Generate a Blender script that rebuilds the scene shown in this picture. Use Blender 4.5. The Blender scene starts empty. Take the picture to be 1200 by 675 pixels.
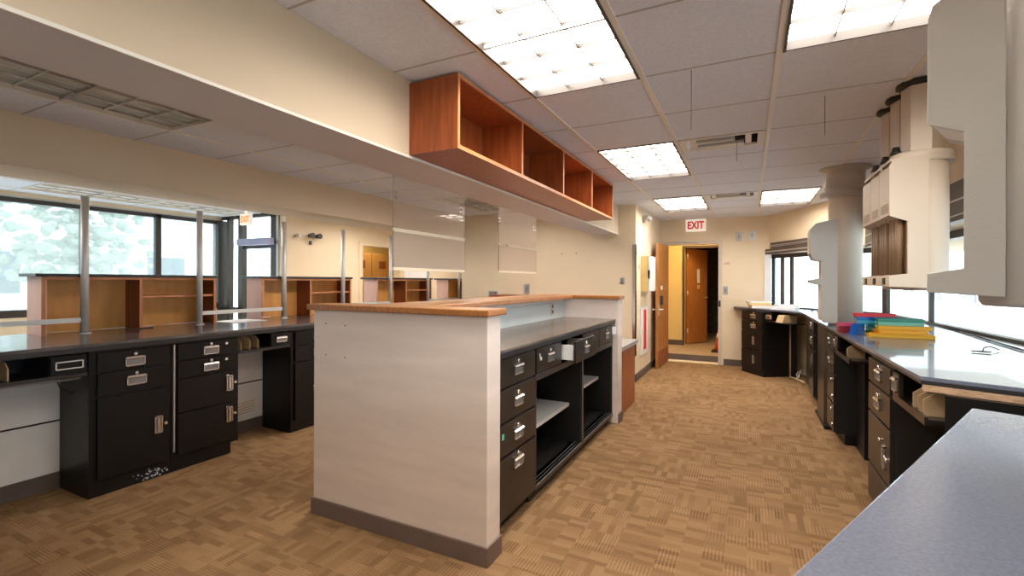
import bpy, bmesh, math, random
from mathutils import Matrix, Vector
random.seed(7)
C = bpy.context.scene.collection
PI = math.pi

# ---------------------------------------------------------------- camera, sky, sun, exposure
cam = bpy.data.cameras.new('camera'); co = bpy.data.objects.new('camera', cam); C.objects.link(co)
cam.sensor_width = 36; cam.lens = 36 * 552.3 / 1200
cam.shift_y = -7.85 / 1200
cam.clip_start = 0.02; cam.clip_end = 300
co.matrix_world = Matrix.Translation((0, 0, 1.356)) @ Matrix.Rotation(0.4638, 4, 'Z') @ Matrix.Rotation(PI / 2, 4, 'X') @ Matrix.Rotation(0.0033, 4, 'Z')
bpy.context.scene.camera = co
w = bpy.data.worlds.new('sky'); bpy.context.scene.world = w; w.use_nodes = True
bg = w.node_tree.nodes['Background']; bg.inputs[0].default_value = (0.70, 0.85, 1.0, 1); bg.inputs[1].default_value = 3.3
vs = bpy.context.scene.view_settings
vs.view_transform = 'Standard'; vs.look = 'None'; vs.gamma = 1; vs.use_curve_mapping = False; vs.exposure = 0.86
LAMP = 10.5
sun = bpy.data.lights.new('sun', 'SUN'); sun.energy = 3; sun.angle = 0.02; sun.color = (1, .95, .86)
so = bpy.data.objects.new('sun', sun); C.objects.link(so)
so.rotation_euler = Vector((0.55, 0.35, -0.75)).to_track_quat('-Z', 'Y').to_euler()
try:
    bpy.context.scene.cycles.use_denoising = True
    bpy.context.scene.cycles.max_bounces = 10
    bpy.context.scene.cycles.diffuse_bounces = 6
    bpy.context.scene.cycles.transparent_max_bounces = 16
    bpy.context.scene.cycles.sample_clamp_indirect = 6
    bpy.context.scene.cycles.caustics_reflective = False
    bpy.context.scene.cycles.caustics_refractive = False
except Exception: pass

# ---------------------------------------------------------------- materials
def mat(name, col, rough=.6, metal=0, var=0.0, vscale=6, col2=None, bump=0, bscale=80, emit=None, es=0, stretch=None, coat=0, spec=.5):
    m = bpy.data.materials.new(name); m.use_nodes = True; nt = m.node_tree; N = nt.nodes; L = nt.links
    b = N['Principled BSDF']; b.inputs['Roughness'].default_value = rough; b.inputs['Metallic'].default_value = metal
    b.inputs['Base Color'].default_value = (*col, 1); b.inputs['Coat Weight'].default_value = coat
    b.inputs['Specular IOR Level'].default_value = spec
    tc = N.new('ShaderNodeTexCoord'); mp = N.new('ShaderNodeMapping'); L.new(tc.outputs['Object'], mp.inputs[0])
    if stretch: mp.inputs['Scale'].default_value = stretch
    if var or col2:
        n = N.new('ShaderNodeTexNoise'); n.inputs['Scale'].default_value = vscale; n.inputs['Detail'].default_value = 5
        L.new(mp.outputs[0], n.inputs['Vector'])
        r = N.new('ShaderNodeValToRGB'); r.color_ramp.elements[0].position = .35; r.color_ramp.elements[1].position = .65
        c2 = col2 if col2 else tuple(c * (1 - var) for c in col)
        r.color_ramp.elements[0].color = (*c2, 1); r.color_ramp.elements[1].color = (*col, 1)
        L.new(n.outputs[0], r.inputs[0]); L.new(r.outputs[0], b.inputs['Base Color'])
    if bump:
        n2 = N.new('ShaderNodeTexNoise'); n2.inputs['Scale'].default_value = bscale; n2.inputs['Detail'].default_value = 3
        L.new(mp.outputs[0], n2.inputs['Vector'])
        bp = N.new('ShaderNodeBump'); bp.inputs['Strength'].default_value = bump; bp.inputs['Distance'].default_value = .003
        L.new(n2.outputs[0], bp.inputs['Height']); L.new(bp.outputs[0], b.inputs['Normal'])
    if emit:
        b.inputs['Emission Color'].default_value = (*emit, 1); b.inputs['Emission Strength'].default_value = es
    return m

def carpet_mat():
    m = bpy.data.materials.new('carpet'); m.use_nodes = True; nt = m.node_tree; N = nt.nodes; L = nt.links
    b = N['Principled BSDF']; b.inputs['Roughness'].default_value = .95; b.inputs['Specular IOR Level'].default_value = .15
    tc = N.new('ShaderNodeTexCoord')
    sep = N.new('ShaderNodeSeparateXYZ'); L.new(tc.outputs['Object'], sep.inputs[0])
    def mth(op, a, bb=None, c=None):
        n = N.new('ShaderNodeMath'); n.operation = op
        for i, v in enumerate((a, bb, c)):
            if v is None: continue
            if isinstance(v, (int, float)): n.inputs[i].default_value = v
            else: L.new(v, n.inputs[i])
        return n.outputs[0]
    def cellnoise(sx, sy, off):
        x = mth('FLOOR', mth('MULTIPLY', sep.outputs[0], 1 / sx)); 
        y = mth('FLOOR', mth('MULTIPLY', sep.outputs[1], 1 / sy))
        cb = N.new('ShaderNodeCombineXYZ'); L.new(x, cb.inputs[0]); L.new(y, cb.inputs[1]); cb.inputs[2].default_value = off
        wn = N.new('ShaderNodeTexWhiteNoise'); wn.noise_dimensions = '3D'; L.new(cb.outputs[0], wn.inputs['Vector'])
        return wn.outputs['Value']
    a = cellnoise(.10, .036, 0.5); c = cellnoise(.036, .10, 3.5); d = cellnoise(.20, .20, 7.5)
    pick = mth('GREATER_THAN', d, .45)
    val = mth('ADD', mth('MULTIPLY', a, pick), mth('MULTIPLY', c, mth('SUBTRACT', 1, pick)))
    sx = mth('SINE', mth('MULTIPLY', sep.outputs[0], 2 * PI / .017)); sy = mth('SINE', mth('MULTIPLY', sep.outputs[1], 2 * PI / .014))
    dirn = mth('GREATER_THAN', cellnoise(.20, .10, 11.5), .5)
    st = mth('ADD', mth('MULTIPLY', sx, dirn), mth('MULTIPLY', sy, mth('SUBTRACT', 1, dirn)))
    amp = mth('MULTIPLY', mth('GREATER_THAN', cellnoise(.10, .10, 21.5), .42), .17)
    v = mth('ADD', mth('ADD', .16, mth('MULTIPLY', val, .36)), mth('MULTIPLY', st, amp))
    n = N.new('ShaderNodeTexNoise'); n.inputs['Scale'].default_value = 160; n.inputs['Detail'].default_value = 2; L.new(tc.outputs['Object'], n.inputs[0])
    v = mth('ADD', v, mth('MULTIPLY', mth('SUBTRACT', n.outputs[0], .5), .5))
    n3 = N.new('ShaderNodeTexNoise'); n3.inputs['Scale'].default_value = 1.3; L.new(tc.outputs['Object'], n3.inputs[0])
    v = mth('ADD', v, mth('MULTIPLY', mth('SUBTRACT', n3.outputs[0], .5), .4))
    r = N.new('ShaderNodeValToRGB'); r.color_ramp.elements[0].position = 0.0; r.color_ramp.elements[1].position = 1.0
    r.color_ramp.elements[0].color = (.155, .085, .038, 1); r.color_ramp.elements[1].color = (.45, .28, .145, 1)
    L.new(v, r.inputs[0]); L.new(r.outputs[0], b.inputs['Base Color'])
    bp = N.new('ShaderNodeBump'); bp.inputs['Strength'].default_value = .35; bp.inputs['Distance'].default_value = .003
    L.new(v, bp.inputs['Height']); L.new(bp.outputs[0], b.inputs['Normal'])
    return m

def glass_mat(name, tint=(1, 1, 1), refl=.08, haze=0.0, hazecol=(.8, .8, .8), rough=.02):
    m = bpy.data.materials.new(name); m.use_nodes = True; nt = m.node_tree; N = nt.nodes; L = nt.links
    out = N['Material Output']; N.remove(N['Principled BSDF'])
    t = N.new('ShaderNodeBsdfTransparent'); t.inputs[0].default_value = (*tint, 1)
    g = N.new('ShaderNodeBsdfGlossy'); g.inputs['Roughness'].default_value = rough
    mx = N.new('ShaderNodeMixShader'); mx.inputs[0].default_value = refl
    L.new(t.outputs[0], mx.inputs[1]); L.new(g.outputs[0], mx.inputs[2]); last = mx.outputs[0]
    if haze:
        d = N.new('ShaderNodeBsdfDiffuse'); d.inputs[0].default_value = (*hazecol, 1)
        tr = N.new('ShaderNodeBsdfTranslucent'); tr.inputs[0].default_value = (*hazecol, 1)
        a = N.new('ShaderNodeMixShader'); a.inputs[0].default_value = .5; L.new(d.outputs[0], a.inputs[1]); L.new(tr.outputs[0], a.inputs[2])
        m2 = N.new('ShaderNodeMixShader'); m2.inputs[0].default_value = haze
        L.new(last, m2.inputs[1]); L.new(a.outputs[0], m2.inputs[2]); last = m2.outputs[0]
    L.new(last, out.inputs[0]); return m

M = dict(
    carpet=carpet_mat(),
    paint=mat('cream_paint', (.80, .67, .49), .75, var=.05, vscale=2.5, bump=.15, bscale=180),
    pier=mat('white_scuffed_paint', (.88, .77, .71), .55, var=.13, vscale=2.2, stretch=(.6, .6, 3.5), bump=.1, bscale=60),
    beam=mat('beam_paint', (.64, .52, .38), .8, var=.03, vscale=1.5),
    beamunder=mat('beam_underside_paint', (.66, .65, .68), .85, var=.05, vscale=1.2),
    tile=mat('ceiling_tile', (.78, .82, .93), .95, var=.10, vscale=90, bump=.5, bscale=220),
    tbar=mat('ceiling_grid_white', (.78, .74, .68), .5),
    dark=mat('dark_gap', (.03, .03, .03), .9),
    bronze=mat('dark_bronze', (.055, .048, .045), .4, metal=.3),
    louver=mat('louver_white', (.10, .09, .085), .6),
    louver_off=mat('louver_grey', (.72, .72, .70), .35),
    lampoff=mat('unlit_reflector', (.50, .52, .52), .35, metal=.15, var=.5, vscale=3, stretch=(6, 1, 1)),
    basegrey=mat('vinyl_base', (.12, .095, .085), .6, var=.1),
    baselow=mat('vinyl_base_brown', (.19, .135, .115), .55, var=.1),
    black=mat('black_laminate', (.009, .009, .010), .35, var=.3, vscale=9, spec=.3),
    blackbrown=mat('black_brown_laminate', (.026, .021, .019), .30, var=.35, vscale=25, stretch=(1, 1, .15)),
    blackin=mat('cabinet_inside_black', (.012, .012, .013), .5),
    top=mat('charcoal_laminate_top', (.14, .13, .135), .16, var=.35, vscale=7, coat=.25),
    topisl=mat('worn_grey_laminate_top', (.20, .17, .15), .25, col2=(.11, .09, .08), vscale=5),
    topblue=mat('blue_grey_laminate_top', (.165, .19, .265), .26, col2=(.135, .155, .22), vscale=140, coat=.35),
    edge=mat('black_edge', (.03, .03, .034), .3),
    joint=mat('ceiling_joint', (.46, .44, .44), .8),
    ply=mat('raw_plywood_edge', (.62, .42, .27), .75, col2=(.38, .24, .15), vscale=30, stretch=(1, 1, 8)),
    cherry=mat('cherry_wood', (.40, .105, .028), .38, col2=(.29, .066, .018), vscale=8, stretch=(5, 5, .5), coat=.1),
    cherryedge=mat('cherry_edge', (.66, .27, .11), .4, col2=(.58, .22, .09), vscale=8),
    maple=mat('golden_maple', (.84, .40, .11), .45, col2=(.74, .33, .085), vscale=5, stretch=(3, 3, .5)),
    mapledark=mat('red_brown_veneer', (.30, .08, .025), .45, col2=(.23, .058, .018), vscale=6, stretch=(4, 4, .5)),
    mauve=mat('pinkish_end_panel', (.74, .47, .39), .5, var=.08, vscale=4, stretch=(4, 4, .5)),
    oak=mat('oak_cap', (.45, .185, .05), .38, col2=(.34, .125, .032), vscale=12, stretch=(6, .8, 3), coat=.2),
    door=mat('oak_door', (.47, .20, .06), .35, col2=(.38, .15, .042), vscale=7, stretch=(6, 6, .5), coat=.1),
    steel=mat('satin_steel', (.74, .73, .72), .48, metal=.45),
    chrome=mat('chrome', (.8, .8, .8), .18, metal=.95),
    platein=mat('label_recess', (.30, .31, .33), .3, metal=.6),
    white=mat('white_laminate', (.80, .80, .80), .5, var=.05),
    splash=mat('pale_blue_splash', (.62, .67, .68), .3, var=.04),
    tan=mat('tan_divider', (.60, .43, .25), .6, var=.12, vscale=8),
    beige=mat('beige_shell', (.66, .565, .46), .42, var=.04, vscale=3),
    beigegrey=mat('grey_beige_shell', (.56, .52, .47), .42, var=.05, vscale=3, bump=.2, bscale=200),
    beigedark=mat('brown_tube', (.22, .135, .075), .45),
    rubber=mat('black_rubber', (.012, .011, .01), .6),
    glass=glass_mat('window_glass', (.93, .97, .97), .06),
    hazeglass=glass_mat('hazy_window_glass', (.80, .85, .85), .05, haze=.30, hazecol=(.52, .56, .54)),
    sheet=glass_mat('clear_sheet', (.93, .89, .86), .07, haze=.16, hazecol=(.75, .68, .62)),
    film=glass_mat('frosted_film', (.9, .85, .8), .05, haze=.82, hazecol=(.82, .73, .62), rough=.3),
    bouncefloor=mat('pale_bounce_floor', (.72, .68, .62), .4, var=.1, vscale=2),
    sheetedge_reflection=mat('sheet_edge_and_reflection', (.92, .84, .66), .3, emit=None),
    signwhite=mat('sign_white', (.85, .8, .72), .5, emit=(1, .9, .75), es=.25),
    signred=mat('sign_red', (.62, .02, .02), .4, emit=(1, .03, .02), es=.12),
    signorange=mat('sign_orange', (.9, .3, .1), .4, emit=(1, .3, .1), es=.5),
    red=mat('red_plastic', (.78, .02, .03), .35), dkred=mat('dark_red_plastic', (.33, .015, .02), .35), pink=mat('pink_plastic', (.85, .10, .22), .35),
    blue=mat('blue_plastic', (.01, .16, .62), .25), cyan=mat('cyan_plastic', (.05, .5, .75), .3), green=mat('green_plastic', (.02, .22, .15), .3),
    mint=mat('mint_plastic', (.20, .62, .48), .3), yellow=mat('yellow_plastic', (.95, .50, .01), .35), orangep=mat('orange_plastic', (.92, .36, .01), .35),
    cone=mat('orange_cone', (.85, .12, .02), .5), paper=mat('paper', (.82, .82, .84), .8, var=.08, vscale=20),
    manila=mat('manila', (.72, .53, .24), .7, var=.1), yellowwall=mat('warm_yellow_wall', (.82, .66, .30), .7, var=.03),
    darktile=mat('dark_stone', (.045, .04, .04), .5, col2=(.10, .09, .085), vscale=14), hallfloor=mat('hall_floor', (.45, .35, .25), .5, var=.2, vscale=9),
    locker=mat('tan_locker', (.55, .30, .10), .5, var=.06), brown=mat('brown_valance', (.085, .065, .058), .45, var=.15),
    alu=mat('aluminium_frame', (.5, .5, .5), .35, metal=.7), speckle=mat('grey_speckle_top', (.42, .40, .40), .35, col2=(.30, .29, .29), vscale=120),
    extwhite=mat('white_render', (.85, .84, .82), .8, var=.03), extground=mat('pale_concrete', (.78, .77, .75), .9, var=.1, vscale=1.5),
    extglass=mat('outside_window', (.13, .16, .18), .3), leaf=mat('pale_foliage', (.44, .47, .38), .9, col2=(.30, .34, .26), vscale=4), bark=mat('bark', (.18, .13, .1), .9),
    violet=mat('lavender_panel', (.36, .36, .55), .5), stain=mat('plaster_spill', (.45, .5, .6), .9),
)
CH = 2.405; T = .61; XB = .126; YC = 2.459
def emitm(name, col, s):
    m = bpy.data.materials.new(name); m.use_nodes = True; nt = m.node_tree; N = nt.nodes; L = nt.links
    b = N['Principled BSDF']; b.inputs['Base Color'].default_value = (.9, .88, .85, 1)
    b.inputs['Emission Strength'].default_value = s
    tc = N.new('ShaderNodeTexCoord'); sp = N.new('ShaderNodeSeparateXYZ'); L.new(tc.outputs['Object'], sp.inputs[0])
    def band(o, period, edge):  # soft shading at the cell edges, painted into the emission
        a = N.new('ShaderNodeMath'); a.operation = 'FRACT'; q = N.new('ShaderNodeMath'); q.operation = 'DIVIDE'; q.inputs[1].default_value = period
        L.new(o, q.inputs[0]); L.new(q.outputs[0], a.inputs[0])
        r = N.new('ShaderNodeValToRGB'); e = r.color_ramp.elements
        e[0].position = 0; e[0].color = (edge, edge * .92, edge * .85, 1); e[1].position = .35; e[1].color = (1, 1, 1, 1)
        x = e.new(.90); x.color = (1, 1, 1, 1); x = e.new(1.0); x.color = (edge, edge * .92, edge * .85, 1)
        L.new(a.outputs[0], r.inputs[0]); return r.outputs[0]
    mx = N.new('ShaderNodeMix'); mx.data_type = 'RGBA'; mx.blend_type = 'LIGHTEN'; mx.inputs[0].default_value = 1
    L.new(band(sp.outputs[0], (T - .026) / 3, .22), mx.inputs[6]); L.new(band(sp.outputs[1], (2 * T - .012) / 6, .20), mx.inputs[7])
    m2 = N.new('ShaderNodeMix'); m2.data_type = 'RGBA'; m2.blend_type = 'MULTIPLY'; m2.inputs[0].default_value = 1; m2.inputs[7].default_value = (*col, 1)
    L.new(mx.outputs[2], m2.inputs[6]); L.new(m2.outputs[2], b.inputs['Emission Color'])
    return m
M['lamp'] = emitm('lit_diffuser', (1, .91, .80), LAMP)

# ---------------------------------------------------------------- helpers
class B:
    def __init__(s): s.bm = bmesh.new(); s.mats = []; s.cur = 0
    def m(s, k):
        if k not in s.mats: s.mats.append(k)
        s.cur = s.mats.index(k); return s
    def _f(s, fs):
        for f in fs: f.material_index = s.cur
    def box(s, x0, x1, y0, y1, z0, z1, mx=None):
        v = [s.bm.verts.new((x, y, z)) for z in (z0, z1) for x, y in ((x0, y0), (x1, y0), (x1, y1), (x0, y1))]
        if mx is not None:
            for q in v: q.co = mx @ q.co
        s._f([s.bm.faces.new([v[i] for i in f]) for f in ((3, 2, 1, 0), (4, 5, 6, 7), (0, 1, 5, 4), (1, 2, 6, 5), (2, 3, 7, 6), (3, 0, 4, 7))]); return s
    def prism(s, pts, a0, a1, axis='z', mx=None):
        def P(p, a): return {'z': (p[0], p[1], a), 'y': (p[0], a, p[1]), 'x': (a, p[0], p[1])}[axis]
        v0 = [s.bm.verts.new(P(p, a0)) for p in pts]; v1 = [s.bm.verts.new(P(p, a1)) for p in pts]
        if mx is not None:
            for q in v0 + v1: q.co = mx @ q.co
        n = len(pts); fs = [s.bm.faces.new(v0), s.bm.faces.new(v1)]
        for i in range(n): fs.append(s.bm.faces.new([v0[i], v0[(i + 1) % n], v1[(i + 1) % n], v1[i]]))
        bmesh.ops.recalc_face_normals(s.bm, faces=fs); s._f(fs); return s
    def tube(s, p, q, r, r2=None, seg=12, caps=True, smooth=True):
        p, q = Vector(p), Vector(q); d = (q - p).normalized(); u = d.orthogonal().normalized(); v = d.cross(u)
        r2 = r if r2 is None else r2
        a = [s.bm.verts.new(p + (u * math.cos(t) + v * math.sin(t)) * r) for t in [2 * PI * i / seg for i in range(seg)]]
        b = [s.bm.verts.new(q + (u * math.cos(t) + v * math.sin(t)) * r2) for t in [2 * PI * i / seg for i in range(seg)]]
        fs = [s.bm.faces.new([a[i], a[(i + 1) % seg], b[(i + 1) % seg], b[i]]) for i in range(seg)]
        for f in fs: f.smooth = smooth
        if caps: fs += [s.bm.faces.new(a[::-1]), s.bm.faces.new(b)]
        bmesh.ops.recalc_face_normals(s.bm, faces=fs)
        s._f(fs); return s
    def path(s, pts, r, seg=8):
        for a, b in zip(pts, pts[1:]): s.tube(a, b, r, seg=seg)
        return s
    def lathe(s, prof, cx=0, cy=0, seg=24, sy=1):
        rings = []
        for r, z in prof: rings.append([s.bm.verts.new((cx + r * math.cos(2 * PI * i / seg), cy + sy * r * math.sin(2 * PI * i / seg), z)) for i in range(seg)])
        fs = []
        for a, b in zip(rings, rings[1:]):
            for i in range(seg):
                f = s.bm.faces.new([a[i], a[(i + 1) % seg], b[(i + 1) % seg], b[i]]); f.smooth = True; fs.append(f)
        fs += [s.bm.faces.new(rings[0][::-1]), s.bm.faces.new(rings[-1])]
        bmesh.ops.recalc_face_normals(s.bm, faces=fs); s._f(fs); return s
    def blob(s, c, r, sc=(1, 1, 1), sub=3, j=.15):
        t = bmesh.ops.create_icosphere(s.bm, subdivisions=sub, radius=1)
        fs = set()
        for v in t['verts']:
            k = r * (1 + random.uniform(-j, j)); v.co = Vector((c[0] + v.co.x * k * sc[0], c[1] + v.co.y * k * sc[1], c[2] + v.co.z * k * sc[2]))
            fs.update(v.link_faces)
        s._f(fs); return s
    def build(s, name, mt=None, parent=None, bevel=0):
        me = bpy.data.meshes.new(name); s.bm.to_mesh(me); s.bm.free()
        if s.mats:
            for k in s.mats: me.materials.append(M[k])
        else: me.materials.append(M[mt])
        o = bpy.data.objects.new(name, me); C.objects.link(o)
        if parent: o.parent = parent
        if bevel:
            b = o.modifiers.new('bevel', 'BEVEL'); b.width = bevel; b.segments = 2; b.limit_method = 'ANGLE'
        return o
def box(*a): return B().box(*a)
def thing(name, label, cat, loc=(0, 0, 0), rz=0, group=None):
    o = bpy.data.objects.new(name, None); C.objects.link(o); o.location = loc; o.rotation_euler = (0, 0, rz); o.empty_display_size = .1
    o['label'] = label; o['category'] = cat
    if group: o['group'] = group
    return o
def tag(o, label, cat, group=None):
    o['label'] = label; o['category'] = cat
    if group: o['group'] = group
    return o
def struct(o): o['kind'] = 'structure'; return o
def children(o): return [c for c in bpy.data.objects if c.parent == o]
def copy_tree(o, parent=None):
    c = o.copy(); C.objects.link(c)
    if parent: c.parent = parent
    for ch in children(o): copy_tree(ch, c)
    return c
def dup(root, loc, label, rz=None, group=None):
    c = copy_tree(root); c.location = loc; c['label'] = label
    if rz is not None: c.rotation_euler = (0, 0, rz)
    if group: c['group'] = group
    return c
def text(body, size, depth, mt, parent, loc, rot, name='lettering'):
    cu = bpy.data.curves.new(name, 'FONT'); cu.body = body; cu.size = size; cu.extrude = depth; cu.align_x = 'CENTER'; cu.align_y = 'CENTER'
    cu.offset = size * .035
    o = bpy.data.objects.new(name, cu); C.objects.link(o)
    dg = bpy.context.evaluated_depsgraph_get(); me = bpy.data.meshes.new_from_object(o.evaluated_get(dg)); bpy.data.objects.remove(o)
    me.materials.clear(); me.materials.append(M[mt])
    o = bpy.data.objects.new(name, me); C.objects.link(o); o.parent = parent; o.location = loc; o.rotation_euler = rot; return o

BX = -1.593
# ---------------------------------------------------------------- shell
struct(B().prism([(-7.94, -4.2), (3.2, -4.2), (3.2, 8.6), (.32, 8.6), (.32, 13.2), (-7.6, 13.2), (-7.6, 6.3), (-6.41, 6.3), (-6.41, 5.0), (-7.94, 5.0)], -.12, 0).build('floor', 'carpet'))
struct(B().prism([(-7.8, -4.15), (-4.8, -4.15), (-4.8, 12), (-6.27, 12), (-6.27, 4.86), (-7.8, 4.86)], 0, .008).build('floor', 'bouncefloor'))  # pale unseen floor, added to bounce light up in the lobby
struct(B().prism([(-8.0, -4.3), (2.6, -4.3), (2.6, 8.62), (.34, 8.62), (.34, 13.3), (-7.65, 13.3), (-7.65, 6.25), (-6.41, 6.25), (-6.41, 5.05), (-8.0, 5.05)], 2.52, 2.66).build('ceiling', 'dark'))
# ceiling tiles with open cells for fixtures and air vents
def ceil(x0, x1, y0, y1, holes, xa, ya):
    t = B(); g = B()
    k0 = math.floor((x0 - xa) / T); k1 = math.ceil((x1 - xa) / T); j0 = math.floor((y0 - ya) / T); j1 = math.ceil((y1 - ya) / T)
    for k in range(k0, k1):
        for j in range(j0, j1):
            if (k, j) in holes: continue
            a, b = max(xa + k * T, x0), min(xa + (k + 1) * T, x1); c, d = max(ya + j * T, y0), min(ya + (j + 1) * T, y1)
            if b - a < .02 or d - c < .02: continue
            t.box(a + .002, b - .002, c + .003, d - .003, CH, CH + .02)
    for k in range(k0, k1 + 1):
        x = xa + k * T
        if x0 < x < x1: g.m('tbar').box(x - .013, x + .013, y0, y1, CH - .006, CH + .018)
    for j in range(j0, j1 + 1):
        y = ya + j * T
        if y0 < y < y1: g.m('joint').box(x0, x1, y - .006, y + .006, CH - .001, CH + .016)
    return t, g
lit = [(-1.07 + .001, YC - 2 * T), (-1.09 + .02, YC + 2 * T), (-1.07, YC + 6 * T), (XB, YC - 2 * T), (XB, YC + 6 * T)]
holes = set()
for k in (-2, 0):
    for j in (-6, -5, -2, -1, 6, 7): holes.add((k, j))
holes |= {(-2, 2), (-2, 3), (-1, 2), (-1, 6)}
t, g = ceil(BX, 3.0, -4.1, 8.5, holes, XB, YC)
struct(t.build('ceiling', 'tile')); struct(g.build('trim_1'))
XL = -3.615; YL = 1.89
t, g = ceil(-4.12, -1.93, -4.1, 6.5, {(0, -2), (0, -1), (0, 5), (0, 6), (1, 4), (1, 5), (1, 2), (1, 3)}, XL - .0, YL)
t2 = struct(t.build('ceiling', 'tile')); struct(g.build('trim_2'))
t, g = ceil(-6.41, -4.62, 4.9, 12.1, {(-2, 5), (-2, 6), (-2, 9), (-2, 10)}, -4.4, 2.3)
struct(t.build('ceiling', 'tile')); struct(g.build('trim_11'))
t, g = ceil(-7.85, -4.62, -4.1, 4.9, {(-5, 0), (-5, 1), (-5, 2), (-5, 3), (-2, 1), (-2, 2), (-2, 5), (-2, 6), (-2, 9), (-2, 10), (-2, -4), (-2, -3)}, -4.4, 2.3)
struct(t.build('ceiling', 'tile')); struct(g.build('trim_3'))
# bulkhead beams
struct(B().m('beam').box(-1.93, BX, -4.1, 6.46, 2.006, 2.52).build('trim_4', bevel=.004))
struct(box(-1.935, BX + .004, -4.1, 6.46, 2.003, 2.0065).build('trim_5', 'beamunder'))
struct(B().m('beam').box(-4.62, -4.12, -4.1, 6.46, 2.072, 2.52).box(-4.62, -4.145, 6.46, 12, 2.072, 2.52).build('trim_6', bevel=.004))
struct(box(BX, BX + .008, -4.1, 6.46, 2.000, 2.012).build('trim_12', 'tbar'))
# walls
def wall(name, x0, x1, y0, y1, z0=0, z1=2.52, mt='paint'): return struct(box(x0, x1, y0, y1, z0, z1).build(name, mt))
wall('wall_back', -8.1, 3.0, -4.3, -4.15)
wall('wall_middle', -4.14, -1.36, 6.46, 6.62)
wall('wall_middle_return', -4.14, -4.0, 6.62, 12.2)
wall('wall_hall_side', -1.5, -1.36, 6.62, 8.6)
# end wall with the door opening
JL, JR, DT = -1.24, -.431, 1.985
b = B(); b.box(-1.5, JL, 8.44, 8.6, 0, 2.52).box(JR, .33, 8.44, 8.6, 0, 2.52).box(JL, JR, 8.44, 8.6, DT, 2.52)
struct(b.build('wall_end', 'paint'))
# lobby cream wall with a doorway to the locker corridor
LX = -6.27
b = B(); b.box(LX - .14, LX, 4.86, 6.44, 0, 2.52).box(LX - .14, LX, 7.46, 12.2, 0, 2.52).box(LX - .14, LX, 6.44, 7.46, 2.0, 2.52)
struct(b.build('wall_lobby', 'paint'))
b = B(); b.box(LX, LX + .02, 6.36, 6.44, 0, 2.06).box(LX, LX + .015, 7.46, 7.54, 0, 2.06).box(LX, LX + .015, 6.44, 7.46, 2.0, 2.06)
struct(b.build('trim_7', 'paint'))
wall('wall_lobby_end', -7.75, -4.0, 12.05, 12.2)
wall('wall_corridor', -7.75, -7.6, 6.2, 12.2, mt='yellowwall'); wall('wall_corridor_end', -7.6, LX - .14, 8.85, 9.0, mt='yellowwall'); wall('wall_corridor_near', -7.6, LX - .14, 6.2, 6.3, mt='extwhite')
cl = bpy.data.lights.new('corridor_fill', 'AREA'); cl.energy = 7; cl.size = .5; cl.color = (1, .78, .45); clo = bpy.data.objects.new('corridor_fill', cl); C.objects.link(clo); clo.location = (-6.9, 7.4, 2.4)  # added fill lamp without a fixture, brightens the lockers
# baseboards
struct(box(-1.36, -1.345, 6.46, 8.44, 0, .10).build('baseboard_side', 'basegrey'))
struct(B().box(JR + .08, .3, 8.425, 8.44, 0, .10).box(-1.345, JL - .06, 8.425, 8.44, 0, .10).build('baseboard_end', 'basegrey'))
struct(box(-4.0, -1.36, 6.445, 6.46, 0, .10).build('baseboard_middle', 'basegrey'))

# right bay: solid soffit over the windows
R = [(.33, 8.47), (1.50, 7.2), (1.62, 1.75), (.62, -.4), (-.05, -1.84), (-.05, -4.2)]
U = [(.30, 8.44), (.9, 7.33), (1.235, 6.6), (1.235, 1.85), (.27, -.22), (-.39, -1.66), (-.39, -4.2)]
b = B()
poly = U + [(3.0, -4.2), (3.0, 8.6), (.30, 8.6)]
struct(b.prism(poly, 1.79, 2.52).build('wall_right', 'paint'))
def along(P, Q, off=0.0):
    P, Q = Vector(P), Vector(Q); d = Q - P; n = math.hypot(d.x, d.y)
    return Matrix.Translation((P.x, P.y, 0)) @ Matrix.Rotation(math.atan2(d.y, d.x), 4, 'Z'), n
# low wall under the windows and piers
segs = list(zip(R, R[1:]))
b = B()
for P, Q in segs:
    mx, n = along(P, Q); b.box(-.02, n + .02, 0, .14, 0, .93, mx)
struct(b.build('wall_right_low', 'paint'))
mx, n = along(R[0], R[1])
wall('wall_right_pier', .235, .33, 8.39, 8.6, 0, 1.79, 'white')
mulls = [[.02, .19, .36, n * .99], [0.02, 1.42, 3.95, 5.40], [0.02, 1.2, 2.35], [.02, .8, 1.57], [.02, 1.2, 2.34]]
for i, (P, Q) in enumerate(segs):
    mx, n = along(P, Q)
    f = B(); f.m('bronze').box(0, n, .0, .07, .93, .985, mx).box(0, n, .0, .07, 1.73, 1.80, mx)
    f.m('bronze').box(0, n, .015, .06, 1.36, 1.365, mx) if False else None
    for x in mulls[i]: f.m('bronze').box(x - .022, x + .022, .01, .045, .93, 1.8, mx)
    o = struct(f.build('window_%d' % (i + 1)))
    box(0, n, .03, .038, .98, 1.74, mx).build('pane', 'glass', o)
# brown valance boxes on the soffit
def valance(P, Q, a, c, z0, z1, dd=.05):
    mx, n = along(P, Q); b = B()
    # U is listed far -> near; the room lies on the -y side of the mapped frame
    b.m('brown').box(a, c, -dd, .0, z0, z1, mx).m('alu').box(a, c, -dd - .006, -dd, z0 + .03, z0 + .038, mx).box(a, c, -dd - .006, -dd, (z0 + z1) / 2, (z0 + z1) / 2 + .01, mx)
    return b
v = thing('window_valance', 'dark brown stepped valance box above the far angled window', 'valance')
valance(U[0], U[1], -.12, 1.25, 1.79, 1.87).build('lower_box', None, v); valance(U[0], U[1], .1, 1.22, 1.87, 1.965, .04).build('upper_box', None, v)
v = thing('window_valance', 'long dark brown valance box with metal strips behind the row of three hanging terminals', 'valance')
valance(U[2], U[3], .05, 4.7, 1.75, 2.0).build('box', None, v)

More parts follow.
